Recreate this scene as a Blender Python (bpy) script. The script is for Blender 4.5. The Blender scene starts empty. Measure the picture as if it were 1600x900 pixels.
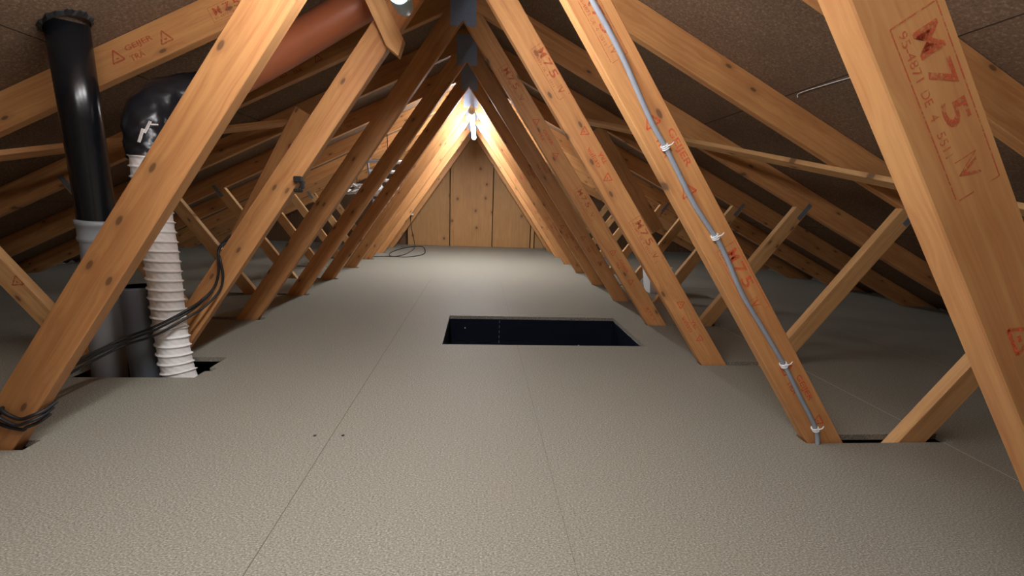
import bpy, bmesh, math, random
from mathutils import Vector, Matrix
random.seed(7)
scene = bpy.context.scene
COL = scene.collection

# ------------------------------------------------------------------ camera, light, exposure
pitch, yaw, roll, cam_h, f_px = 0.1956, 0.0811, 0.0365, 0.6446, 669.229
cy, sy, cp, sp, cr, sr = math.cos(yaw), math.sin(yaw), math.cos(pitch), math.sin(pitch), math.cos(roll), math.sin(roll)
r0 = Vector((cy, -sy, 0)); f0 = Vector((sy, cy, 0)); zz = Vector((0, 0, 1))
F = cp*f0 - sp*zz; U = sp*f0 + cp*zz
Rv = cr*r0 + sr*U; Uv = -sr*r0 + cr*U
cam_data = bpy.data.cameras.new('camera'); cam = bpy.data.objects.new('camera', cam_data); COL.objects.link(cam)
cam.matrix_world = Matrix(((Rv.x, Uv.x, -F.x, 0), (Rv.y, Uv.y, -F.y, 0), (Rv.z, Uv.z, -F.z, cam_h), (0, 0, 0, 1)))
cam_data.sensor_width = 36.0; cam_data.lens = 36.0*f_px/1600.0; cam_data.clip_start = 0.02; cam_data.clip_end = 60
scene.camera = cam
world = bpy.data.worlds.new('world'); scene.world = world; world.use_nodes = True
world.node_tree.nodes['Background'].inputs[0].default_value = (0.5, 0.6, 0.8, 1)
world.node_tree.nodes['Background'].inputs[1].default_value = 0.05
NEAR_LAMP, FAR_LAMP = 78.0, 180.0                    # emission of the two tubes
NEAR_COL, FAR_COL = (0.98, 0.98, 1.0), (0.88, 0.94, 1.0)
vs = scene.view_settings
vs.view_transform = 'Standard'; vs.look = 'None'; vs.gamma = 1; vs.use_curve_mapping = False
vs.exposure = 0.0

# ------------------------------------------------------------------ helpers
def tag(o, label=None, cat=None, group=None, kind=None):
    if label: o['label'] = label
    if cat: o['category'] = cat
    if group: o['group'] = group
    if kind: o['kind'] = kind
    return o
def empty(name, loc, label=None, cat=None, group=None):
    o = bpy.data.objects.new(name, None); o.empty_display_size = 0.1; o.location = loc; COL.objects.link(o)
    return tag(o, label, cat, group)
def obj(name, bm, mat, parent=None, smooth=False, grain=None):
    bmesh.ops.recalc_face_normals(bm, faces=bm.faces)
    me = bpy.data.meshes.new(name); bm.to_mesh(me); bm.free()
    if smooth:
        for p in me.polygons: p.use_smooth = True
    if mat: me.materials.append(mat)
    if grain is not None:                           # grain = (u, v, w) directions: along, across, through the timber
        at = me.attributes.new('grain', 'FLOAT_VECTOR', 'POINT')
        u, v, w = grain
        for i, vt in enumerate(me.vertices):
            at.data[i].vector = (vt.co.dot(u), vt.co.dot(v), vt.co.dot(w))
    o = bpy.data.objects.new(name, me); COL.objects.link(o)
    if parent: o.parent = parent
    return o
def local(o, parent):                               # parent keeping coordinates written in world space
    o.parent = parent; o.matrix_parent_inverse = Matrix.Translation(-Vector(parent.location)); return o
def add_box(bm, lo, hi, mat=None):
    x0, y0, z0 = lo; x1, y1, z1 = hi
    vs_ = [bm.verts.new(p) for p in ((x0,y0,z0),(x1,y0,z0),(x1,y1,z0),(x0,y1,z0),(x0,y0,z1),(x1,y0,z1),(x1,y1,z1),(x0,y1,z1))]
    for f in ((0,3,2,1),(4,5,6,7),(0,1,5,4),(1,2,6,5),(2,3,7,6),(3,0,4,7)): bm.faces.new([vs_[i] for i in f])
def add_prism(bm, poly, y0, y1):                    # poly in (x, z)
    a = [bm.verts.new((x, y0, z)) for x, z in poly]; b = [bm.verts.new((x, y1, z)) for x, z in poly]
    bm.faces.new(a); bm.faces.new(list(reversed(b))); n = len(poly)
    for i in range(n): bm.faces.new((a[i], b[i], b[(i+1) % n], a[(i+1) % n]))
def bevel(bm, w, seg=1):
    bmesh.ops.recalc_face_normals(bm, faces=bm.faces)
    es = [e for e in bm.edges if len(e.link_faces) == 2 and e.calc_face_angle(0) > 0.5]
    bmesh.ops.bevel(bm, geom=es, offset=w, segments=seg, affect='EDGES', clamp_overlap=True)
def catmull(pts, k=6):
    P = [Vector(p) for p in pts]; P = [P[0]*2-P[1]] + P + [P[-1]*2-P[-2]]; out = []
    for i in range(1, len(P)-2):
        a, b, c, d = P[i-1], P[i], P[i+1], P[i+2]
        for j in range(k):
            t = j/k
            out.append(0.5*((2*b) + (c-a)*t + (2*a-5*b+4*c-d)*t*t + (3*b-a-3*c+d)*t**3))
    out.append(P[-2]); return out
def sweep(bm, path, rad, segs=8, cap=True):         # rad: number or function(i, angle)
    path = [Vector(p) for p in path]; n = len(path); up = None; rings = []
    for i, p in enumerate(path):
        t = (path[min(i+1, n-1)] - path[max(i-1, 0)]).normalized()
        if up is None:
            up = t.orthogonal().normalized()
        up = (up - t*up.dot(t)).normalized(); s = t.cross(up)
        ring = []
        for j in range(segs):
            a = 2*math.pi*j/segs; r = rad(i, a) if callable(rad) else rad
            ring.append(bm.verts.new(p + r*(math.cos(a)*up + math.sin(a)*s)))
        rings.append(ring)
    for i in range(n-1):
        for j in range(segs):
            bm.faces.new((rings[i][j], rings[i][(j+1) % segs], rings[i+1][(j+1) % segs], rings[i+1][j]))
    if cap: bm.faces.new(list(reversed(rings[0]))); bm.faces.new(rings[-1])
def add_beam(bm, a, b, wdir, w, t):                 # straight timber a-b, w wide along wdir, t thick
    a, b = Vector(a), Vector(b); d = (b-a).normalized(); wd = Vector(wdir); wd = (wd - d*wd.dot(d)).normalized(); nd = d.cross(wd)
    vv = []
    for p in (a, b):
        for su, sv in ((-1,-1),(1,-1),(1,1),(-1,1)): vv.append(bm.verts.new(p + wd*su*w/2 + nd*sv*t/2))
    for f in ((0,1,2,3),(7,6,5,4),(0,4,5,1),(1,5,6,2),(2,6,7,3),(3,7,4,0)): bm.faces.new([vv[i] for i in f])
    return (d, wd, nd)

# ------------------------------------------------------------------ materials
class NT:
    def __init__(s, name):
        s.m = bpy.data.materials.new(name); s.m.use_nodes = True; s.t = s.m.node_tree; s.b = s.t.nodes['Principled BSDF']
    def n(s, kind, **kw):
        nd = s.t.nodes.new(kind)
        for k, v in kw.items():
            if k.startswith('i_'):
                key = k[2:]; key = int(key) if key.isdigit() else key.replace('_', ' ')
                if hasattr(v, 'links') or isinstance(v, bpy.types.NodeSocket): s.t.links.new(v, nd.inputs[key])
                else: nd.inputs[key].default_value = v
            else: setattr(nd, k, v)
        return nd
    def link(s, a, b): s.t.links.new(a, b)
    def set(s, **kw):
        for k, v in kw.items():
            key = k.replace('_', ' ')
            if isinstance(v, bpy.types.NodeSocket): s.link(v, s.b.inputs[key])
            else: s.b.inputs[key].default_value = v
    def math(s, op, a, b=0.0, c=0.0): return s.n('ShaderNodeMath', operation=op, i_0=a, i_1=b, i_2=c).outputs[0]
    def ramp(s, fac, stops):
        r = s.n('ShaderNodeValToRGB', i_0=fac); e = r.color_ramp.elements
        while len(e) < len(stops): e.new(0.5)
        for el, (p, c) in zip(e, stops): el.position = p; el.color = (*c, 1)
        return r.outputs[0]
    def mix(s, fac, a, b, mode='MIX'):
        m = s.n('ShaderNodeMix', data_type='RGBA', blend_type=mode)
        for i, v in ((0, fac), (6, a), (7, b)):
            if isinstance(v, bpy.types.NodeSocket): s.link(v, m.inputs[i])
            else: m.inputs[i].default_value = v if i == 0 else (*v, 1)
        return m.outputs[2]
def plain(name, col, rough=0.6, metal=0.0, bump=0.0, scale=60, var=0.12, **kw):
    N = NT(name); tc = N.n('ShaderNodeTexCoord').outputs['Object']
    nz = N.n('ShaderNodeTexNoise', i_Vector=tc, i_Scale=scale, i_Detail=3.0).outputs[0]
    N.set(Base_Color=N.mix(nz, tuple(c*(1-var) for c in col), tuple(min(1, c*(1+var)) for c in col)), Roughness=rough, Metallic=metal, **kw)
    if bump: N.set(Normal=N.n('ShaderNodeBump', i_Strength=bump, i_Distance=0.002, i_Height=nz).outputs[0])
    return N.m
def wood(name, light, dark, knots=1.0, rough=0.55, vary=0.22, kscale=(7.0, 17.0, 9.0)):
    N = NT(name); at = N.n('ShaderNodeAttribute', attribute_name='grain').outputs['Vector']
    rnd = N.n('ShaderNodeObjectInfo').outputs['Random']
    off = N.n('ShaderNodeCombineXYZ', i_0=N.math('MULTIPLY', rnd, 37.0), i_1=N.math('MULTIPLY', rnd, 11.0), i_2=N.math('MULTIPLY', rnd, 5.0)).outputs[0]
    g = N.n('ShaderNodeVectorMath', operation='ADD', i_0=at, i_1=off).outputs[0]
    # knots
    gk = N.n('ShaderNodeVectorMath', operation='MULTIPLY', i_0=g, i_1=kscale).outputs[0]
    vo = N.n('ShaderNodeTexVoronoi', voronoi_dimensions='2D', i_Vector=gk, i_Scale=1.0, i_Randomness=1.0)
    kd = vo.outputs['Distance']
    sel = N.math('GREATER_THAN', N.n('ShaderNodeSeparateColor', i_0=vo.outputs['Color']).outputs[0], 0.74)
    # grain, bent around the knots
    bend = N.math('MULTIPLY', N.math('SUBTRACT', 1.0, N.n('ShaderNodeMapRange', i_0=kd, i_1=0.0, i_2=0.45).outputs[0]), 0.006)
    gs = N.n('ShaderNodeVectorMath', operation='ADD', i_0=g, i_1=N.n('ShaderNodeCombineXYZ', i_0=0.0, i_1=bend, i_2=bend).outputs[0]).outputs[0]
    g1 = N.n('ShaderNodeVectorMath', operation='MULTIPLY', i_0=gs, i_1=(2.2, 75.0, 75.0)).outputs[0]
    n1 = N.n('ShaderNodeTexNoise', i_Vector=g1, i_Scale=1.0, i_Detail=5.0, i_Roughness=0.62, i_Distortion=0.5).outputs[0]
    g2 = N.n('ShaderNodeVectorMath', operation='MULTIPLY', i_0=gs, i_1=(5.0, 14.0, 14.0)).outputs[0]
    n2 = N.n('ShaderNodeTexNoise', i_Vector=g2, i_Scale=1.0, i_Detail=3.0).outputs[0]
    c = N.ramp(n1, [(0.30, dark), (0.60, light)])
    c = N.mix(N.n('ShaderNodeMapRange', i_0=n2, i_1=0.35, i_2=0.75, i_3=0.0, i_4=0.4).outputs[0], c, tuple(0.78*x for x in dark))
    mul = N.n('ShaderNodeMapRange', i_0=rnd, i_3=1.0-vary, i_4=1.0).outputs[0]
    c = N.n('ShaderNodeVectorMath', operation='SCALE', i_0=c, i_Scale=mul).outputs[0]
    ring = N.math('MULTIPLY', N.n('ShaderNodeMapRange', i_0=kd, i_1=0.30, i_2=0.07, i_3=0.0, i_4=0.45).outputs[0], sel)
    core = N.math('MULTIPLY', N.n('ShaderNodeMapRange', i_0=kd, i_1=0.11, i_2=0.07).outputs[0], sel)
    c = N.mix(N.math('MULTIPLY', ring, knots), c, (0.30, 0.13, 0.045))
    c = N.mix(N.math('MULTIPLY', core, 0.75*knots), c, (0.10, 0.05, 0.025))
    bp = N.n('ShaderNodeBump', i_Strength=0.35, i_Distance=0.0012, i_Height=n1).outputs[0]
    N.set(Base_Color=c, Roughness=rough, Normal=bp)
    return N.m
M_truss = wood('truss pine', (0.72, 0.365, 0.135), (0.55, 0.225, 0.075))
M_pale = wood('pale pine', (0.78, 0.45, 0.19), (0.60, 0.31, 0.11), rough=0.65)
M_ply = wood('plywood', (0.60, 0.34, 0.135), (0.50, 0.26, 0.095), vary=0.12, kscale=(5.0, 6.0, 6.0))
M_rough = wood('brown boards', (0.22, 0.12, 0.06), (0.14, 0.07, 0.035))

def floor_material():
    N = NT('chipboard'); pos = N.n('ShaderNodeNewGeometry').outputs['Position']
    s = N.n('ShaderNodeSeparateXYZ', i_0=pos); X, Y = s.outputs[0], s.outputs[1]
    gv = N.n('ShaderNodeVectorMath', operation='MULTIPLY', i_0=pos, i_1=(220, 400, 250)).outputs[0]
    n1 = N.n('ShaderNodeTexNoise', i_Vector=gv, i_Scale=1.0, i_Detail=4.0, i_Roughness=0.7).outputs[0]
    n2 = N.n('ShaderNodeTexNoise', i_Vector=pos, i_Scale=1.6, i_Detail=3.0).outputs[0]
    c = N.ramp(n1, [(0.30, (0.06, 0.054, 0.043)), (0.43, (0.205, 0.194, 0.155)), (0.56, (0.31, 0.298, 0.245)), (0.68, (0.56, 0.545, 0.47))])
    c = N.mix(N.n('ShaderNodeMapRange', i_0=n2, i_1=0.35, i_2=0.7, i_3=0.0, i_4=0.22).outputs[0], c, (0.28, 0.225, 0.18))
    def seam(x, w, ymin=None, ymax=None):
        a = N.math('LESS_THAN', N.math('ABSOLUTE', N.math('SUBTRACT', X, x)), w)
        if ymax is not None: a = N.math('MULTIPLY', a, N.math('LESS_THAN', Y, ymax))
        return a
    dark = N.math('MAXIMUM', seam(-0.392, 0.0009, ymax=3.5), N.math('MULTIPLY', seam(0.188, 0.0007, ymax=3.5), 0.6))
    for yy, xa, xb in ((2.88, -0.392, 0.188), (4.2, -0.392, 0.188)):
        b = N.math('LESS_THAN', N.math('ABSOLUTE', N.math('SUBTRACT', Y, yy)), 0.0018)
        b = N.math('MULTIPLY', b, N.math('MULTIPLY', N.math('GREATER_THAN', X, xa), N.math('LESS_THAN', X, xb)))
        dark = N.math('MAXIMUM', dark, N.math('MULTIPLY', b, 0.35))
    c = N.mix(N.math('MULTIPLY', dark, 0.8), c, (0.06, 0.06, 0.02))
    lt = N.math('MAXIMUM', seam(1.375, 0.0014), N.math('MAXIMUM', N.math('MULTIPLY', seam(2.085, 0.0014), 0.6), N.math('MULTIPLY', seam(-2.0, 0.0014), 0.5)))
    c = N.mix(N.math('MULTIPLY', lt, 0.7), c, (0.75, 0.66, 0.5))
    bp = N.n('ShaderNodeBump', i_Strength=0.40, i_Distance=0.001, i_Height=n1).outputs[0]
    N.set(Base_Color=c, Roughness=0.6, Normal=bp, Specular_IOR_Level=0.35)
    return N.m
M_floor = floor_material()
def underlay_material():
    N = NT('fibre underlay board'); pos = N.n('ShaderNodeNewGeometry').outputs['Position']
    s = N.n('ShaderNodeSeparateXYZ', i_0=pos); X, Y = s.outputs[0], s.outputs[1]
    n1 = N.n('ShaderNodeTexNoise', i_Vector=pos, i_Scale=130.0, i_Detail=4.0, i_Roughness=0.75).outputs[0]
    n2 = N.n('ShaderNodeTexNoise', i_Vector=pos, i_Scale=3.0, i_Detail=3.0).outputs[0]
    c = N.ramp(n1, [(0.32, (0.15, 0.094, 0.058)), (0.55, (0.24, 0.155, 0.10)), (0.72, (0.46, 0.32, 0.22))])
    c = N.mix(N.n('ShaderNodeMapRange', i_0=n2, i_1=0.3, i_2=0.7, i_3=0.0, i_4=0.35).outputs[0], c, (0.10, 0.07, 0.05))
    ax = N.math('ABSOLUTE', N.math('ADD', X, 0.0956))
    d = N.math('LESS_THAN', N.math('ABSOLUTE', N.math('SUBTRACT', ax, 1.245)), 0.0018)
    d = N.math('MAXIMUM', d, N.math('LESS_THAN', N.math('ABSOLUTE', N.math('SUBTRACT', ax, 2.33)), 0.0018))
    c = N.mix(N.math('MULTIPLY', d, 0.85), c, (0.015, 0.01, 0.008))
    N.set(Base_Color=c, Roughness=0.9, Specular_IOR_Level=0.1, Normal=N.n('ShaderNodeBump', i_Strength=0.5, i_Distance=0.002, i_Height=n1).outputs[0])
    return N.m
M_roof = underlay_material()
M_navy = plain('navy lacquered board', (0.010, 0.013, 0.024), 0.28, scale=9, var=0.3)
M_black = plain('glossy black plastic', (0.006, 0.007, 0.009), 0.24, scale=20)
M_blackmatt = plain('black rubber', (0.012, 0.012, 0.013), 0.55)
M_grey = plain('light grey pvc', (0.27, 0.29, 0.31), 0.42, scale=14)
M_dgrey = plain('dark grey pvc', (0.11, 0.125, 0.15), 0.35, scale=14)
M_duct = plain('white duct fabric', (0.80, 0.78, 0.76), 0.6, bump=0.15, scale=90, var=0.05)
M_orange = plain('orange brown pvc', (0.42, 0.13, 0.055), 0.38, scale=8)
M_steel = plain('flare-tinted galvanised steel', (0.34, 0.42, 0.58), 0.42, metal=0.3, scale=90, var=0.2, bump=0.3)  # blue in this colour stands in for the lens flare at the ridge
M_dsteel = plain('weathered nail plate', (0.17, 0.185, 0.20), 0.6, metal=0.1, scale=120, var=0.4, bump=0.4)
M_alu = plain('bright aluminium', (0.88, 0.90, 0.93), 0.35, metal=0.0, scale=30, var=0.05)
M_cable = plain('grey cable sheath', (0.30, 0.33, 0.38), 0.45)
M_white = plain('white plastic', (0.80, 0.81, 0.82), 0.35, var=0.03)
M_wool = plain('mineral wool', (0.20, 0.18, 0.15), 0.95, bump=1.0, scale=60, var=0.5)
M_plaster = plain('grey plasterboard', (0.10, 0.09, 0.08), 0.9)
def ink_material(name, col, strength):
    N = NT(name); pos = N.n('ShaderNodeNewGeometry').outputs['Position']
    n1 = N.n('ShaderNodeTexNoise', i_Vector=pos, i_Scale=260.0, i_Detail=3.0).outputs[0]
    N.set(Base_Color=(*col, 1), Roughness=0.7, Alpha=N.n('ShaderNodeMapRange', i_0=n1, i_1=0.35, i_2=0.62, i_3=0.15*strength, i_4=strength).outputs[0])
    return N.m
M_ink = ink_material('red stamp ink', (0.85, 0.13, 0.045), 1.0)
M_inkdull = ink_material('dull red stamp ink', (0.60, 0.10, 0.04), 0.85)
def glow(name, col, e):
    N = NT(name); N.set(Base_Color=(0.9, 0.9, 0.9, 1), Emission_Color=(*col, 1), Emission_Strength=e); return N.m

# ------------------------------------------------------------------ the roof space (metres; truss spacing 0.6)
XA = -0.0956                                        # ridge line
SL, LOW, DEEP = 0.482, 1.560, 0.120                 # rafter slope, underside at the ridge, vertical depth
def rz(dx, top=False): return LOW + (DEEP if top else 0) - SL*dx
Y0, Y1 = -1.3, 6.36
T = 0.036
def YN(n): return 0.4557 + 0.6*n

# floor with every slot, hatch and duct hole cut through
HATCH = (-0.157, 0.800, 1.889, 2.396)
holes = [HATCH, (-1.43, -0.992, 1.500, 1.702), (-0.992, -0.968, 1.560, 1.590)]
for n in range(0, 10):
    y = YN(n)
    holes.append((0.948 if n else 0.93, 1.405, y-0.006, y+0.040))
    holes.append((-1.70, -1.118, y-0.006, y+0.040))
xs = sorted({XA-3.42, XA+3.42} | {h[0] for h in holes} | {h[1] for h in holes})
ys = sorted({Y0, Y1-0.02} | {h[2] for h in holes} | {h[3] for h in holes})
bm = bmesh.new(); vt = {}
def V(i, j, k):
    if (i, j, k) not in vt: vt[(i, j, k)] = bm.verts.new((xs[i], ys[j], 0 if k else -0.018))
    return vt[(i, j, k)]
def solid(i, j):
    if not (0 <= i < len(xs)-1 and 0 <= j < len(ys)-1): return False
    mx, my = (xs[i]+xs[i+1])/2, (ys[j]+ys[j+1])/2
    return not any(h[0] < mx < h[1] and h[2] < my < h[3] for h in holes)
for i in range(len(xs)-1):
    for j in range(len(ys)-1):
        if not solid(i, j): continue
        bm.faces.new((V(i,j,1), V(i+1,j,1), V(i+1,j+1,1), V(i,j+1,1)))
        bm.faces.new((V(i,j,0), V(i,j+1,0), V(i+1,j+1,0), V(i+1,j,0)))
        if not solid(i-1, j): bm.faces.new((V(i,j,0), V(i,j,1), V(i,j+1,1), V(i,j+1,0)))
        if not solid(i+1, j): bm.faces.new((V(i+1,j,0), V(i+1,j+1,0), V(i+1,j+1,1), V(i+1,j,1)))
        if not solid(i, j-1): bm.faces.new((V(i,j,0), V(i+1,j,0), V(i+1,j,1), V(i,j,1)))
        if not solid(i, j+1): bm.faces.new((V(i,j+1,0), V(i,j+1,1), V(i+1,j+1,1), V(i+1,j+1,0)))
tag(obj('floor', bm, M_floor), kind='structure')
# underlay boards of both roof slopes
bm = bmesh.new()
R0 = LOW + DEEP; E = 3.62
add_prism(bm, [(XA-E, R0-SL*E), (XA, R0), (XA+E, R0-SL*E), (XA+E, R0-SL*E+0.03), (XA, R0+0.03), (XA-E, R0-SL*E+0.03)], Y0-0.03, Y1+0.03)
tag(obj('ceiling', bm, M_roof), kind='structure')
# gable walls, eaves walls, plasterboard of the room below
for nm, ya, yb in (('wall_back', Y1, Y1+0.03), ('wall_front', Y0-0.03, Y0)):
    bm = bmesh.new(); add_prism(bm, [(XA-E, -0.28), (XA+E, -0.28), (XA+E, R0-SL*E), (XA, R0), (XA-E, R0-SL*E)], ya, yb)
    tag(obj(nm, bm, M_rough, grain=(Vector((0,0,1)), Vector((1,0,0)), Vector((0,1,0)))), kind='structure')
for nm, x in (('wall_left', XA-E-0.03), ('wall_right', XA+E)):
    bm = bmesh.new(); add_box(bm, (x, Y0, -0.28), (x+0.03, Y1, R0-SL*E+0.02)); tag(obj(nm, bm, M_plaster), kind='structure')
bm = bmesh.new()
hx0, hx1, hy0, hy1 = HATCH
for lo, hi in (((XA-E, Y0), (hx0-0.02, Y1)), ((hx1+0.02, Y0), (XA+E, Y1)), ((hx0-0.02, Y0), (hx1+0.02, hy0-0.02)), ((hx0-0.02, hy1+0.02), (hx1+0.02, Y1))):
    add_box(bm, (lo[0], lo[1], -0.275), (hi[0], hi[1], -0.26))
tag(obj('ceiling', bm, M_plaster), kind='structure')

# plywood panels of the back gable, wider panels and a proud batten between
gy = Y1-0.075
def gable_top(x): return rz(abs(x-XA), True) - 0.012
def panel(x0, x1, y, t, label, name='plywood_panel', cat='panel', grp='plywood panels on the back gable'):
    bm = bmesh.new(); pts = [(x0, 0.001), (x1, 0.001), (x1, gable_top(x1))]
    if x0 < XA < x1: pts.append((XA, gable_top(XA)))
    pts.append((x0, gable_top(x0))); add_prism(bm, pts, y, y+t); bevel(bm, 0.002)
    o = obj(name, bm, M_ply, grain=(Vector((0,0,1)), Vector((1,0,0)), Vector((0,1,0))))
    return tag(o, label, cat, grp)
panel(-1.02, -0.428, gy, 0.018, 'knotty plywood panel at the left of the far gable, beside the dark gap')
panel(-0.415, 0.185, gy-0.008, 0.018, 'tallest plywood panel, at the middle of the far gable under the glowing tube')
panel(0.198, 0.745, gy, 0.018, 'pinkish plywood panel right of the middle of the far gable')
panel(0.815, 1.60, gy+0.012, 0.018, 'narrow-looking plywood panel at the far gable, furthest right and half hidden by truss legs')
for x, lab in ((-0.392, 'slim upright batten on the left edge of the middle gable panel'), (0.780, 'slim upright batten at the right end of the gable panels')):
    bm = bmesh.new(); add_box(bm, (x-0.022, gy-0.030, 0.001), (x+0.022, gy-0.0085 if x < 0 else gy, gable_top(x)-0.03)); bevel(bm, 0.003)
    tag(obj('timber_batten', bm, M_ply, grain=(Vector((0,0,1)), Vector((1,0,0)), Vector((0,1,0)))), lab, 'batten')

# ------------------------------------------------------------------ roof trusses
def clip(poly, a, b, c):                            # keep a*x + b*z <= c
    out = []
    for i in range(len(poly)):
        p, q = poly[i], poly[(i+1) % len(poly)]; dp, dq = a*p[0]+b*p[1]-c, a*q[0]+b*q[1]-c
        if dp <= 0: out.append(p)
        if (dp < 0 < dq) or (dq < 0 < dp):
            t = dp/(dp-dq); out.append((p[0]+t*(q[0]-p[0]), p[1]+t*(q[1]-p[1])))
    return out
CH_T, CH_B = -0.10, -0.20
def strip(m, c, w):                                 # band of width w lying outside the line z = c + m*dx
    L = math.hypot(1, m); d = Vector((1, m))/L; nrm = Vector((m, -1))/L if m > 0 else Vector((-m, 1))/L
    p = Vector((0, c)) if m < 0 else Vector((-c/m, 0))
    a, b = p - d*2, p + d*5
    return [tuple(a), tuple(b), tuple(b+nrm*w), tuple(a+nrm*w)], d
def side_poly(poly, s): return [(XA + s*x, z) for x, z in poly]
WEB_S, WEB_C, WEB_W = -1.42, 1.490, 0.090
STR_S, STR_X, STR_W = 1.40, 1.335, 0.073
def member_polys():
    out = {}
    p, d = strip(WEB_S, WEB_C, WEB_W)
    p = clip(p, -1, 0, 0); p = clip(p, SL, 1, LOW-0.0008); p = clip(p, 0, -1, -CH_T); out['web'] = (p, d)
    p, d = strip(STR_S, -STR_S*STR_X, STR_W)
    p = clip(p, SL, 1, LOW-0.0008); p = clip(p, 0, -1, -CH_T); out['strut'] = (p, d)
    p = [(0, LOW), (3.56, LOW-SL*3.56), (3.56, LOW+DEEP-0.001-SL*3.56), (0, LOW+DEEP-0.001)]
    out['rafter'] = (clip(p, 0, -1, -CH_T), Vector((1, -SL)).normalized())
    return out
POLYS = member_polys()
def build_truss():
    root = empty('roof_truss', (0, 0, 0)); kids = {}
    for s in (-1, 1):
        for nm, part in (('rafter', 'rafter'), ('web', 'long_web'), ('strut', 'short_web')):
            poly, d = POLYS[nm]; bm = bmesh.new(); add_prism(bm, side_poly(poly, s), 0, T); bevel(bm, 0.0018)
            u = Vector((s*d.x, 0, d.y)); v = Vector((-u.z, 0, u.x))
            kids[(nm, s)] = obj(part, bm, M_truss if nm != 'strut' else M_pale, root, grain=(u, v, Vector((0,1,0))))
        # nail plate where the short web meets the rafter
        u = Vector((s, STR_S)).normalized(); dxc = 1.905; zc = rz(dxc)
        bm = bmesh.new(); c0 = Vector((XA+s*1.866, -0.0012, 0.650)); uu = Vector((s*1/math.hypot(1, STR_S), 0, STR_S/math.hypot(1, STR_S)))
        add_beam(bm, c0-uu*0.045, c0+uu*0.055, Vector((0,1,0)), 0.0016, 0.024)
        kids[('plate', s)] = obj('nail_plate', bm, M_dsteel, root)
    bm = bmesh.new(); add_box(bm, (XA-3.5, 0, CH_B), (XA+3.5, T, CH_T-0.0008)); bevel(bm, 0.002)
    kids['chord'] = obj('bottom_chord', bm, M_truss, root, grain=(Vector((1,0,0)), Vector((0,0,1)), Vector((0,1,0))))
    # galvanised plate on the peak, cut to the angle of the two webs
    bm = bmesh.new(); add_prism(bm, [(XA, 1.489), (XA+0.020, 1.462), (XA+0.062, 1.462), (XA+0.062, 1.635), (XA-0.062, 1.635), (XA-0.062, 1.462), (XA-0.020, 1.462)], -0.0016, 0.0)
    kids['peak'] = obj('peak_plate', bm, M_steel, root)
    return root, kids
ORD = ['nearest roof truss, only its stamped right leg in view', 'second nearest roof truss, with the grey cable tied down its right leg',
       'third roof truss from the camera, with black cables slung from its left leg', 'fourth roof truss from the camera, its legs just beyond the floor hatch',
       'fifth roof truss from the camera, just in front of the white box', 'sixth roof truss from the camera, beginning where the ladder hangs',
       'seventh roof truss from the camera, fourth from the far gable', 'eighth roof truss from the camera, third from the far gable',
       'ninth roof truss from the camera, second from the far gable', 'last roof truss, closest to the plywood gable, with the cable socket']
proto, pk = build_truss(); TR = {}
for n in range(10):
    if n == 0: root, kids = proto, pk
    else:
        root = proto.copy(); COL.objects.link(root); kids = {}
        for k, ch in pk.items():
            c = ch.copy(); COL.objects.link(c); c.parent = root; kids[k] = c
    tag(root, 'pine ' + ORD[n], 'roof truss', 'pine roof trusses')
    root.location = (0.020 if n == 0 else 0, YN(n), 0); TR[n] = (root, kids)
# the chord of the fourth truss is cut back for the hatch
r3, k3 = TR[3]
bm = bmesh.new()
for a, b in ((XA-3.5, HATCH[0]-0.03), (HATCH[1]+0.03, XA+3.5)): add_box(bm, (a, 0, CH_B), (b, T, CH_T-0.0008))
bpy.data.objects.remove(k3['chord'])
k3['chord'] = obj('bottom_chord', bm, M_truss, r3, grain=(Vector((1,0,0)), Vector((0,0,1)), Vector((0,1,0))))

# ------------------------------------------------------------------ red timber stamps (writing on the trusses)
_tc = {}
def text_geo(s, bold=0.0):
    if (s, bold) in _tc: return _tc[(s, bold)]
    cu = bpy.data.curves.new('t', 'FONT'); cu.body = s; cu.resolution_u = 3; cu.offset = bold
    o = bpy.data.objects.new('t', cu); COL.objects.link(o)
    bpy.context.view_layer.update(); me = bpy.data.meshes.new_from_object(o.evaluated_get(bpy.context.evaluated_depsgraph_get()))
    vs2 = [(v.co.x, v.co.y) for v in me.vertices]; fs = [tuple(p.vertices) for p in me.polygons]
    bpy.data.objects.remove(o); bpy.data.curves.remove(cu); bpy.data.meshes.remove(me)
    x0 = min(v[0] for v in vs2); x1 = max(v[0] for v in vs2); y0 = min(v[1] for v in vs2); y1 = max(v[1] for v in vs2)
    _tc[(s, bold)] = ([((x-x0)/(x1-x0), (y-y0)/(y1-y0)) for x, y in vs2], fs); return _tc[(s, bold)]
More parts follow.
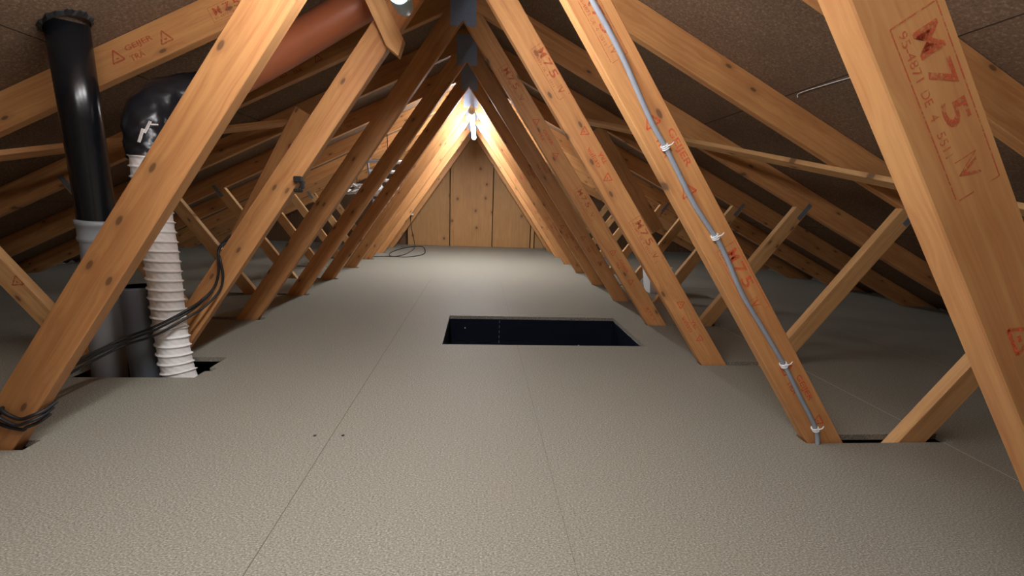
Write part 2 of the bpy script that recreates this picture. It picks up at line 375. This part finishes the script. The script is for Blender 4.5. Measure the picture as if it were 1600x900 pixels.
class Stamp:
    def __init__(s): s.v = []; s.f = []
    def text(s, t, x, y, w, h, bold=0.0):            # lower left corner x, y
        vs2, fs = text_geo(t, bold); b = len(s.v)
        s.v += [(x+vx*w, y+vy*h) for vx, vy in vs2]; s.f += [tuple(b+i for i in q) for q in fs]
    def line(s, x0, y0, x1, y1, w):
        d = Vector((x1-x0, y1-y0)); n_ = Vector((-d.y, d.x)).normalized()*w/2; b = len(s.v)
        s.v += [(x0+n_.x, y0+n_.y), (x0-n_.x, y0-n_.y), (x1-n_.x, y1-n_.y), (x1+n_.x, y1+n_.y)]; s.f.append((b, b+1, b+2, b+3))
    def tri(s, x, y, r, w, a0=90):
        P = [(x+r*math.cos(math.radians(a0+120*i)), y+r*math.sin(math.radians(a0+120*i))) for i in range(3)]
        for i in range(3): s.line(*P[i], *P[(i+1) % 3], w)
        s.line(x-r*0.2, y-r*0.1, x+r*0.2, y-r*0.1, w)
    def place(s, n, member, side, x, z, flip=False, mat=None, extra=0.0):
        root, kids = TR[n]; par = kids[(member, side)]
        m = {'web': WEB_S, 'strut': STR_S, 'rafter': -SL}[member]*side
        a = math.atan(m) + (math.pi if flip else 0) + extra
        bm = bmesh.new(); ca, sa = math.cos(a), math.sin(a)
        vv = [bm.verts.new((x + px*ca - py*sa, -0.0005, z + px*sa + py*ca)) for px, py in s.v]
        for q in s.f:
            try: bm.faces.new([vv[i] for i in q])
            except ValueError: pass
        me = bpy.data.meshes.new('ink_stamp'); 
        for fc in bm.faces: 
            fc.normal_update()
            if fc.normal.y > 0: fc.normal_flip()
        bm.to_mesh(me); bm.free(); me.materials.append(mat or M_ink)
        o = bpy.data.objects.new('ink_stamp', me); COL.objects.link(o); o.parent = par; return o
def s_name(k=1.0, w=0.096):
    s = Stamp(); s.text('GEIJER', -w/2*k, 0.002*k, w*k, 0.020*k, 0.02); s.text('TRÄ', -w/2*k, -0.026*k, w*0.52*k, 0.022*k, 0.02); return s
def s_tri(k=1.0, a0=90): s = Stamp(); s.tri(0, 0, 0.019*k, 0.004*k, a0); return s
def s_box(k=1.0, lw=0.0016):
    s = Stamp(); L, H = 0.104*k, 0.027*k
    for a in ((-L, H, L, H), (-L, -H, L*0.97, -H), (-L, -H, -L, H), (L, H, L, H*0.55), (L, -H*0.2, L, -H*0.9)): s.line(*a, lw*k)
    for i, ch in enumerate('M75'): s.text(ch, (-0.088+0.042*i)*k, -0.008*k, 0.030*k, 0.029*k, 0.012)
    s.text('95-4871', -0.095*k, -0.0215*k, 0.055*k, 0.0095*k); s.text('DE', -0.028*k, -0.0215*k, 0.017*k, 0.0095*k)
    s.text('4', 0.0*k, -0.0215*k, 0.007*k, 0.0095*k); s.text('5511', 0.022*k, -0.0215*k, 0.030*k, 0.0095*k)
    s.text('V', 0.068*k, -0.014*k, 0.020*k, 0.024*k); s.line(0.062*k, 0.012*k, 0.062*k, -0.014*k, 0.0012*k); s.line(0.062*k, 0.012*k, 0.078*k, -0.014*k, 0.0012*k)
    return s
s_box().place(0, 'web', 1, 0.480, 0.764, mat=M_inkdull)
s_tri(1.2).place(0, 'web', 1, 0.645, 0.505)
s_box(0.8).place(1, 'web', 1, 0.268, 1.05, flip=False, mat=M_inkdull)
s_tri(1.15, 60).place(1, 'web', 1, 0.406, 0.848); s_name(1.08).place(1, 'web', 1, 0.470, 0.783); s_tri(1.15, 60).place(1, 'web', 1, 0.515, 0.690)
s_box(1.0).place(1, 'web', 1, 0.692, 0.470)
s_tri(1.05).place(1, 'web', 1, 0.850, 0.222); s_name(0.95).place(1, 'web', 1, 0.905, 0.160); s_tri(0.95, -90).place(1, 'web', 1, 0.975, 0.068)
s_box(0.95).place(2, 'web', 1, 0.246, 1.115, mat=M_inkdull)
s_tri(1, -90).place(2, 'web', 1, 0.385, 0.915); s_name(0.9).place(2, 'web', 1, 0.436, 0.832, flip=True); s_tri(1, -90).place(2, 'web', 1, 0.486, 0.752)
s_box(0.95).place(2, 'web', 1, 0.662, 0.520, mat=M_inkdull)
s_tri(1, 90).place(2, 'web', 1, 0.832, 0.262); s_name(0.85).place(2, 'web', 1, 0.878, 0.184, flip=True); s_tri(0.9, -90).place(2, 'web', 1, 0.932, 0.116)
s_box(0.95).place(3, 'web', 1, 0.155, 1.215, mat=M_inkdull)
s_tri(1).place(3, 'web', 1, 0.275, 1.050); s_name(0.9).place(3, 'web', 1, 0.328, 0.970); s_tri(1).place(3, 'web', 1, 0.381, 0.892)
s_box(0.9).place(3, 'web', 1, 0.556, 0.655, mat=M_inkdull)
s_tri(1).place(3, 'web', 1, 0.722, 0.402); s_name(0.9).place(3, 'web', 1, 0.780, 0.322); s_tri(1).place(3, 'web', 1, 0.835, 0.244); s_box(0.5).place(3, 'web', 1, 0.965, 0.062)
for n in (4, 5, 6, 7):
    k = 0.03*(n-4)
    s_tri(1).place(n, 'web', 1, 0.700-k, 0.430+k*1.42, mat=M_inkdull); s_name(0.9).place(n, 'web', 1, 0.768-k, 0.345+k*1.42, mat=M_inkdull); s_tri(1).place(n, 'web', 1, 0.830-k, 0.262+k*1.42, mat=M_inkdull)
    s_name(0.9).place(n, 'web', 1, 0.400, 0.870, mat=M_inkdull)
s_tri(1.3).place(2, 'rafter', -1, -1.223, 1.075, mat=M_inkdull); s_name(1.05).place(2, 'rafter', -1, -1.143, 1.112, mat=M_inkdull); s_tri(1.3).place(2, 'rafter', -1, -1.062, 1.145, mat=M_inkdull)
s_box(0.85).place(2, 'rafter', -1, -0.830, 1.262, mat=M_inkdull)
s_tri(1.1).place(3, 'rafter', -1, -0.939, 1.202, mat=M_inkdull); s_name(0.9).place(3, 'rafter', -1, -0.858, 1.243, mat=M_inkdull); s_tri(1.1).place(3, 'rafter', -1, -0.775, 1.280, mat=M_inkdull)
for n in (5, 6, 7): s_tri(1.1).place(n, 'rafter', -1, -1.06, 1.14, mat=M_inkdull); s_name(1).place(n, 'rafter', -1, -0.97, 1.19, mat=M_inkdull)
s_tri(1.2, -90).place(2, 'strut', -1, -1.665, 0.301, mat=M_inkdull)

# ------------------------------------------------------------------ braces
def brace(name, a, b, wdir, w, t, label, cat='brace', mat=M_pale):
    loc = Vector(a); bm = bmesh.new(); g = add_beam(bm, (0,0,0), Vector(b)-loc, wdir, w, t); bevel(bm, 0.0018)
    o = obj(name, bm, mat, grain=g); o.location = loc; return tag(o, label, cat)
nR, nL = Vector((SL, 0, 1)).normalized(), Vector((-SL, 0, 1)).normalized()
def under(x, y, s, t): p = Vector((x, y, rz(abs(x-XA)))); return p - (nR if s > 0 else nL)*(t/2+0.001)
dR = (under(0.70, 2.85, 1, .02)-under(2.05, 0.70, 1, .02)); dL = (under(-1.13, 2.69, -1, .02)-under(-2.3, 0.98, -1, .02))
brace('roof_brace', under(2.05, 0.70, 1, .02), under(0.68, 2.87, 1, .02), nR.cross(dR), 0.058, 0.020, 'pale rough-sawn batten running slantwise under the right rafters')
brace('roof_brace', under(-2.3, 0.98, -1, .02), under(-1.13, 2.69, -1, .02), nL.cross(dL), 0.062, 0.020, 'brown batten running slantwise under the left rafters behind the black pipe', mat=M_truss)
brace('diagonal_brace', (-1.435, 2.236, 0.003), (-0.845, 2.236, 1.04), (1,0,0), 0.070, 0.030, 'sawn board leaning beside the fourth truss on the left side', mat=M_truss)
brace('diagonal_brace', (1.20, 2.835, 0.50), (0.735, 2.835, 1.13), (1,0,0), 0.085, 0.034, 'brown board slanting down among the right rafters behind the legs', mat=M_truss)
bm = bmesh.new(); add_prism(bm, [(-0.470, 1.470), (-0.405, 1.470), (-0.328, 1.292), (-0.268, 1.176), (-0.287, 1.122), (-0.326, 1.150), (-0.392, 1.286)], 1.610, 1.6535); bevel(bm, 0.002)
tag(obj('brace_offcut', bm, M_pale, grain=(Vector((0.45,0,-0.9)), Vector((0.9,0,0.45)), Vector((0,1,0)))), 'short pointed board hanging near the ridge beside the near lamp', 'brace')

for x, lab in ((-0.437, 'dark screw head sunk in the floor, left of the near board seam'), (-0.362, 'dark screw head sunk in the floor, just right of the near board seam')):
    bm = bmesh.new(); sweep(bm, [(0, 0, 0.0001), (0, 0, 0.0012)], 0.0042, 12); o = obj('screw_head', bm, M_blackmatt); o.location = (x, 1.108, 0); tag(o, lab, 'screw')
# ------------------------------------------------------------------ floor hatch
hat = empty('loft_hatch', (0.32, 2.14, -0.26), 'dark navy loft hatch sunk in the chipboard floor', 'hatch')
def part(name, boxes, mat, parent, bev=0.0015, smooth=False):
    bm = bmesh.new()
    for lo, hi in boxes: add_box(bm, lo, hi)
    if bev: bevel(bm, bev)
    return local(obj(name, bm, mat, smooth=smooth), parent)
a, b, c, d = HATCH
part('lining', [((a-.016, d-.001, -.28), (b+.016, d+.015, -.0185))], M_navy, hat)
part('lining', [((a-.016, c-.015, -.28), (b+.016, c+.001, -.0185))], M_navy, hat)
part('lining', [((a-.016, c+.0015, -.28), (a, d-.0015, -.0185))], M_navy, hat)
part('lining', [((b, c+.0015, -.28), (b+.016, d-.0015, -.0185))], M_navy, hat)
part('hatch_lid', [((a+.002, c+.003, -.276), (b-.002, d-.003, -.258))], M_navy, hat)
part('lid_seam', [((0.128, d-.0035, -.25+.03*i), (0.131, d-.0012, -.235+.03*i)) for i in range(8)], M_grey, hat, 0)
part('screw', [((-.072, d-.004, -.075), (-.066, d-.0012, -.069))], M_white, hat, 0)
part('screw', [((0.60, d-.004, -.175), (0.607, d-.0012, -.168))], M_white, hat, 0)
part('edge_strip', [((-.10, c+.0015, -.017), (0.56, c+.0075, -.004))], M_floor, hat, 0)

# ------------------------------------------------------------------ pipes and duct, left
pipe = empty('vent_pipe', (-1.325, 1.57, -0.2), 'tall glossy black vent pipe rising through the roof from a grey socket', 'pipe')
bm = bmesh.new(); sweep(bm, [(-1.3200, 1.600, 0.468), (-1.3185, 1.600, 0.51), (-1.312, 1.595, 0.56), (-1.276, 1.550, 0.85), (-1.243, 1.508, 1.13)], 0.0515, 40)
local(obj('black_pipe', bm, M_black, smooth=True), pipe)
bm = bmesh.new()
prof = [(-0.2, .050), (0.0, .0503), (0.2, .0506), (0.4, .051), (0.458, .051), (0.460, .051), (0.465, .057), (0.475, .0575), (0.48, .055), (0.515, .056), (0.518, .060), (0.535, .060), (0.536, .054)]
rr = [p[1] for p in prof]
sweep(bm, [(-1.350+0.065*p[0], 1.600, p[0]) for p in prof], lambda i, a: rr[i], 40, cap=False)
local(obj('grey_socket', bm, M_grey, smooth=True), pipe)
bm = bmesh.new(); ring = []
for k in range(48):
    t = 2*math.pi*k/48; r = 0.056 + random.uniform(0, 0.014); x = -1.243 + r*math.cos(t); y = 1.508 + r*math.sin(t)
    xi, yi = -1.243+.0545*math.cos(t), 1.508+.0545*math.sin(t)
    zt = lambda q: R0 - SL*abs(q-XA)
    ring.append([bm.verts.new((xi, yi, zt(xi)-0.012)), bm.verts.new((x, y, zt(x)-0.003)), bm.verts.new((x, y, zt(x)-0.001)), bm.verts.new((xi, yi, zt(xi)-0.001))])
for k in range(48):
    for q in range(4): bm.faces.new((ring[k][q], ring[(k+1) % 48][q], ring[(k+1) % 48][(q+1) % 4], ring[k][(q+1) % 4]))
local(obj('roof_collar', bm, M_blackmatt), pipe)

stub = empty('pipe_stub', (-1.205, 1.585, -0.2), 'short open dark grey pipe end standing between the vent pipe and white duct', 'pipe')
bm = bmesh.new(); prof2 = [(-0.2, .052), (0.30, .052), (0.309, .053), (0.309, .048), (0.29, .0475), (0.0, .0475)]
r2 = [p[1] for p in prof2]; sweep(bm, [(-1.205, 1.585, p[0]) for p in prof2], lambda i, a: r2[i], 36, cap=False)
local(obj('pipe_wall', bm, M_dgrey, smooth=True), stub)

duct = empty('ventilation_duct', (-1.09, 1.57, -0.1), 'ribbed white flexible duct joined with black tape to an orange-brown pipe', 'duct')
path = catmull([(-1.070, 1.560, -0.06), (-1.092, 1.565, 0.04), (-1.098, 1.568, 0.20), (-1.100, 1.57, 0.40), (-1.106, 1.57, 0.58), (-1.108, 1.575, 0.76)], 70)
LEN = [0.0]
for i in range(1, len(path)): LEN.append(LEN[-1] + (path[i]-path[i-1]).length)
def rr_duct(i, a):
    ph = (LEN[i]/0.034 + a/(2*math.pi)) % 1.0; rib = math.exp(-((ph-0.5)/0.085)**2)
    return 0.0495 + 0.0060*rib - 0.0012*(1-rib) + (0.0007*math.sin(a*13 + LEN[i]*230) + 0.0005*math.sin(a*23-LEN[i]*120))*(1-rib)
bm = bmesh.new(); sweep(bm, path, rr_duct, 56, cap=False); local(obj('flexible_hose', bm, M_duct, smooth=True), duct)
path2 = catmull([(-1.108, 1.575, 0.745), (-1.112, 1.585, 0.80), (-1.118, 1.61, 0.88), (-1.098, 1.67, 0.955), (-1.045, 1.75, 1.000), (-0.985, 1.81, 1.035)], 8)
def rr_el(i, a): return 0.056 + 0.006*min(1, i/14) + 0.0022*math.sin(a*5+i*0.9) + 0.0015*math.sin(a*11-i*1.7)
bm = bmesh.new(); sweep(bm, path2, rr_el, 40, cap=False); local(obj('taped_elbow', bm, plain('black tape', (0.012, 0.013, 0.017), 0.3, bump=1.0, scale=28, var=0.4), smooth=True), duct)
bm = bmesh.new(); sweep(bm, catmull([(-1.010, 1.800, 1.022), (-0.80, 1.85, 1.165), (-0.50, 1.86, 1.352), (-0.36, 1.86, 1.44)], 8), 0.064, 48)
local(obj('rigid_pipe', bm, M_orange, smooth=True), duct)
bm = bmesh.new()
for q in (((-1.085, 1.512, 0.792), (-1.073, 1.520, 0.835)), ((-1.07, 1.520, 0.822), (-1.055, 1.530, 0.86)), ((-1.06, 1.535, 0.850), (-1.045, 1.548, 0.852))):
    add_beam(bm, q[0], q[1], (1,0,0.3), 0.008, 0.003)
local(obj('torn_liner', bm, M_duct), duct)

# ------------------------------------------------------------------ cables
def cable(name, pts, r, mat, label, cat='cable', group=None, k=6):
    loc = Vector(pts[0]); bm = bmesh.new(); sweep(bm, [p-loc for p in catmull(pts, k)], r, 8)
    o = obj(name, bm, mat, smooth=True); o.location = loc; return tag(o, label, cat, group)
c1 = [(-0.655,1.645,0.700), (-0.652,1.690,0.690), (-0.70,1.700,0.655), (-0.80,1.700,0.575), (-0.925,1.702,0.480), (-0.958,1.680,0.450), (-0.957,1.650,0.425), (-0.957,1.645,0.366), (-0.977,1.642,0.300), (-1.005,1.61,0.258), (-1.012,1.54,0.238), (-1.077,1.475,0.196), (-1.18,1.45,0.152), (-1.215,1.25,0.118), (-1.165,1.11,0.115), (-1.150,1.07,0.112), (-1.144,1.048,0.108), (-1.108,1.046,0.086), (-1.076,1.046,0.095), (-1.063,1.062,0.100), (-1.066,1.098,0.106)]
c2 = [(-0.932,1.700,0.490), (-0.968,1.675,0.440), (-0.950,1.646,0.400), (-0.945,1.645,0.340), (-0.962,1.642,0.283), (-0.995,1.60,0.232), (-1.015,1.54,0.210), (-1.080,1.472,0.165), (-1.182,1.448,0.128), (-1.200,1.25,0.098), (-1.175,1.10,0.086), (-1.160,1.048,0.078), (-1.106,1.045,0.058), (-1.094,1.046,0.064), (-1.082,1.062,0.068), (-1.086,1.098,0.072)]
c3 = [(x-0.004, y-0.006, z-0.013) for x, y, z in c1[8:]]
bun = empty('cable_bundle', (-0.655, 1.645, 0.705), 'black cables slung from the third truss leg across the white duct', 'cable')
for pts, r in ((c1, 0.0045), (c2, 0.0042), (c3, 0.0042)):
    bm = bmesh.new(); sweep(bm, catmull(pts, 6), r, 8); local(obj('strand', bm, M_blackmatt, smooth=True), bun)
cable('white_string', [(1.150, 1.590, 1.060), (1.151, 1.583, 1.074), (1.156, 1.45, 1.0735), (1.163, 1.30, 1.071), (1.163, 1.12, 1.0715)], 0.0013, M_white, 'thin white string stretched under the roof board at the upper right', 'string')
clipo = empty('cable_clip', (-0.652, 1.656, 0.688), 'small black cable clip on the edge of the third truss left leg', 'clip')
part('clip_body', [((-0.668, 1.634, 0.690), (-0.640, 1.6555, 0.712))], M_blackmatt, clipo, 0.003)
part('clip_hook', [((-0.648, 1.640, 0.668), (-0.636, 1.6555, 0.698)), ((-0.672, 1.640, 0.655), (-0.640, 1.650, 0.668))], M_blackmatt, clipo, 0.003)
# grey cable down the right leg with its ties
cond = [(0.241,1.095), (0.282,1.039), (0.325,0.975), (0.369,0.901), (0.407,0.839), (0.443,0.790), (0.482,0.732), (0.532,0.657), (0.597,0.579), (0.633,0.528), (0.690,0.432), (0.756,0.346), (0.838,0.238), (0.901,0.144), (0.967,0.043), (0.985,-0.03)]
cond = [(0.165, 1.205)] + cond
cb = empty('tied_cable', (0.985, 1.05, 0.0), 'grey cable tied with knotted string down the stamped right leg of the second truss', 'cable')
bm = bmesh.new(); sweep(bm, catmull([(x, YN(1)-0.0078, z) for x, z in cond], 5), 0.0062, 10)
local(obj('cable_sheath', bm, M_cable, smooth=True), cb)
for x, z in ((0.443, 0.790), (0.597, 0.579), (0.838, 0.238), (0.965, 0.046)):
    bm = bmesh.new()
    for k in range(3):
        o_ = (k-1)*0.0045; pts = []
        for q in range(13):
            t = 2*math.pi*q/12; e = Vector((0.82, 0, 0.57)); dn = Vector((0.57, 0, -0.82))
            pts.append(Vector((x, YN(1)-0.0065, z)) + dn*(o_+0.002*math.sin(t)) + e*0.0085*math.cos(t) + Vector((0, -0.0075*math.sin(t), 0)))
        sweep(bm, pts, 0.0018, 6)
    sweep(bm, [Vector((x, YN(1)-0.014, z)), Vector((x+0.012, YN(1)-0.017, z+0.006)), Vector((x+0.017, YN(1)-0.015, z+0.012))], 0.0015, 6)
    local(obj('string_tie', bm, M_alu, smooth=True), cb)

# socket on the last truss and the cable lying in a loop on the floor
sk = empty('cable_socket', (-0.90, YN(9), 0.449), 'small pale socket block on the last truss left leg, above the looped cable', 'socket')
part('socket_body', [((-0.945, YN(9)-0.026, 0.438), (-0.868, YN(9)-0.0005, 0.462))], M_white, sk, 0.003)
part('cable_gland', [((-0.915, YN(9)-0.020, 0.424), (-0.90, YN(9)-0.006, 0.4378))], M_blackmatt, sk, 0.002)
loop = [(-0.905, 5.842, 0.424), (-0.90, 5.80, 0.33), (-0.875, 5.80, 0.18), (-0.86, 5.86, 0.04), (-0.85, 5.60, 0.006), (-0.88, 5.05, 0.006), (-0.99, 4.92, 0.006), (-1.06, 5.3, 0.006), (-0.98, 5.85, 0.006), (-0.80, 6.05, 0.007), (-0.69, 5.6, 0.006), (-0.665, 5.15, 0.006), (-0.80, 4.86, 0.010), (-0.93, 4.85, 0.012), (-1.05, 4.90, 0.006), (-1.20, 4.83, 0.006)]
cable('coiled_cable', loop, 0.0045, M_blackmatt, 'thin dark cable lying in loose loops on the floor near the far gable', k=8)

# ------------------------------------------------------------------ ladder hung beyond the left legs
la, lb = Vector((-0.735, 3.62, 0.965)), Vector((-1.195, 5.78, 0.440))
lad = empty('aluminium_ladder', la, 'bright aluminium ladder slung lengthwise behind the far left truss legs', 'ladder')
ld = (lb-la); 
for s in (-1, 1):
    bm = bmesh.new(); o_ = Vector((0.166*s, 0, 0)); add_beam(bm, la+o_, lb+o_, (0,0,1), 0.030, 0.014); bevel(bm, 0.002); local(obj('rail', bm, M_cable), lad)
for i in range(8):
    p = la + ld*((i+0.35)/8.0); bm = bmesh.new(); sweep(bm, [p+Vector((-0.160,0,0)), p+Vector((0.160,0,0))], 0.0160, 12); local(obj('rung', bm, M_alu, smooth=True), lad)
for t, yy in ((0.20, YN(6)+0.018), (0.75, YN(8)+0.018)):
    t = (yy-la.y)/ld.y; p = la+ld*t; bm = bmesh.new()
    zt = rz(abs(p.x-XA)); add_beam(bm, p+Vector((0,0,-0.022)), Vector((p.x, yy, zt)), (1,0,0), 0.007, 0.002); add_beam(bm, p+Vector((-0.165,0,-0.019)), p+Vector((0.165,0,-0.019)), (0,1,0), 0.022, 0.002)
    local(obj('hanging_strap', bm, M_blackmatt), lad)
# coil of silvery hose on its own cord
coil = empty('hose_coil', (-1.03, 4.0, 0.66), 'tangled coil of silvery white hose hanging left of the ladder', 'hose coil')
bm = bmesh.new(); pts = []
for q in range(150):
    t = 2*math.pi*q/24; w = 0.5*math.sin(q*0.21)
    pts.append(Vector((-1.03 + (0.155+0.03*w)*math.cos(t), 3.97 + 0.07*math.sin(t), 0.715 + 0.040*math.sin(t*1.37+w) + 0.012*math.sin(q*0.7))))
sweep(bm, pts, 0.0075, 8); local(obj('hose', bm, M_alu, smooth=True), coil)
bm = bmesh.new(); add_beam(bm, (-1.10, 4.04, 0.70), (-1.10, 4.07, rz(abs(-1.10-XA))), (0,1,0), 0.010, 0.004); local(obj('hanging_cord', bm, M_blackmatt), coil)

# small white box beyond the right legs
wb = empty('white_box', (1.39, 3.20, 0.0), 'small white open box on the floor beyond the right truss legs', 'box')
bm = bmesh.new()
P0 = [(1.325, 3.15), (1.455, 3.15), (1.455, 3.27), (1.325, 3.27)]; P1 = [(1.300, 3.13), (1.480, 3.13), (1.480, 3.29), (1.300, 3.29)]
lo = [bm.verts.new((x, y, 0.001)) for x, y in P0]; hi = [bm.verts.new((x, y, 0.205)) for x, y in P1]
ih = [bm.verts.new((1.39+(x-1.39)*0.95, 3.21+(y-3.21)*0.95, 0.205)) for x, y in P1]; il = [bm.verts.new((1.39+(x-1.39)*0.93, 3.21+(y-3.21)*0.93, 0.006)) for x, y in P0]
bm.faces.new(lo); bm.faces.new(il)
for i in range(4):
    j = (i+1) % 4; bm.faces.new((lo[i], lo[j], hi[j], hi[i])); bm.faces.new((hi[i], hi[j], ih[j], ih[i])); bm.faces.new((ih[i], ih[j], il[j], il[i]))
local(obj('box_shell', bm, M_white), wb)
part('box_mark', [((1.378, 3.1405, 0.112), (1.392, 3.1412, 0.126)), ((1.392, 3.1405-.001, 0.095), (1.402, 3.1412, 0.109))], M_blackmatt, wb, 0)

# ------------------------------------------------------------------ tube lights
def tube_light(x, y0, y1, z, r, glowmat, label, hangers, capmat=M_white, cl=0.05):
    t = empty('tube_light', (x, (y0+y1)/2, z), label, 'lamp')
    bm = bmesh.new(); sweep(bm, [(x, y0+cl, z), (x, y1-cl, z)], r, 20); local(obj('glowing_tube', bm, glowmat, smooth=True), t)
    for ya, yb, s in ((y0, y0+cl-0.001, -1), (y1-cl+0.001, y1, 1)):
        bm = bmesh.new(); R_ = r*1.28; n_ = 7; pth, rd = [], []
        for q in range(n_):
            f = q/(n_-1); yy = ya + (yb-ya)*f; g = f if s > 0 else 1-f
            pth.append((x, yy, z)); rd.append(R_*math.sqrt(max(0.02, 1-max(0, (g-0.35)/0.65)**2)))
        sweep(bm, pth, lambda i, a: rd[i], 24); local(obj('end_cap', bm, capmat, smooth=True), t)
    part('housing', [((x-r*0.8, y0+0.03, z+r+0.001), (x+r*0.8, y1-0.03, z+r+0.016))], M_white, t, 0.003)
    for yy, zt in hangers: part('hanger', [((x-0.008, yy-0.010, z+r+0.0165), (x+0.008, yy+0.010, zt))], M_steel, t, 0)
    return t
tube_light(-0.235, -0.50, 1.470, 1.205, 0.024, glow('near tube', NEAR_COL, NEAR_LAMP), 'tube light with a rounded pale end, at the top edge of the picture', [(YN(0)+0.018, 1.288), (YN(1)+0.018, 1.288)], plain('pale blue cap', (0.33, 0.47, 0.56), 0.4), 0.13)
tube_light(-0.078, 3.60, 5.10, 1.350, 0.021, glow('far tube', FAR_COL, FAR_LAMP), 'glowing tube light hung lengthwise under the far end of the ridge', [(YN(6)+0.018, 1.46), (YN(7)+0.018, 1.46)])

# ------------------------------------------------------------------ mineral wool showing along the eaves
for s, lab in ((-1, 'loose grey mineral wool along the left eaves'), (1, 'loose grey mineral wool along the right eaves')):
    bm = bmesh.new(); NX, NY = 10, 150; g = []
    rnd = random.Random(5+s)
    for j in range(NY):
        row = []
        for i in range(NX):
            dx = 3.43 + 0.15*i/(NX-1); y = Y0+0.05 + (Y1-Y0-0.1)*j/(NY-1)
            zr = R0-SL*dx-0.004; z = min(zr, -0.05 + 0.05*rnd.random() + (0.03 if i == 0 else 0))
            row.append(bm.verts.new((XA+s*dx, y, z)))
        g.append(row)
    for j in range(NY-1):
        for i in range(NX-1): bm.faces.new((g[j][i], g[j][i+1], g[j+1][i+1], g[j+1][i]))
    ret = bmesh.ops.extrude_face_region(bm, geom=bm.faces[:])
    for v in [e for e in ret['geom'] if isinstance(e, bmesh.types.BMVert)]: v.co.z = -0.2595
    tag(obj('mineral_wool', bm, M_wool), lab, 'insulation', kind='stuff')
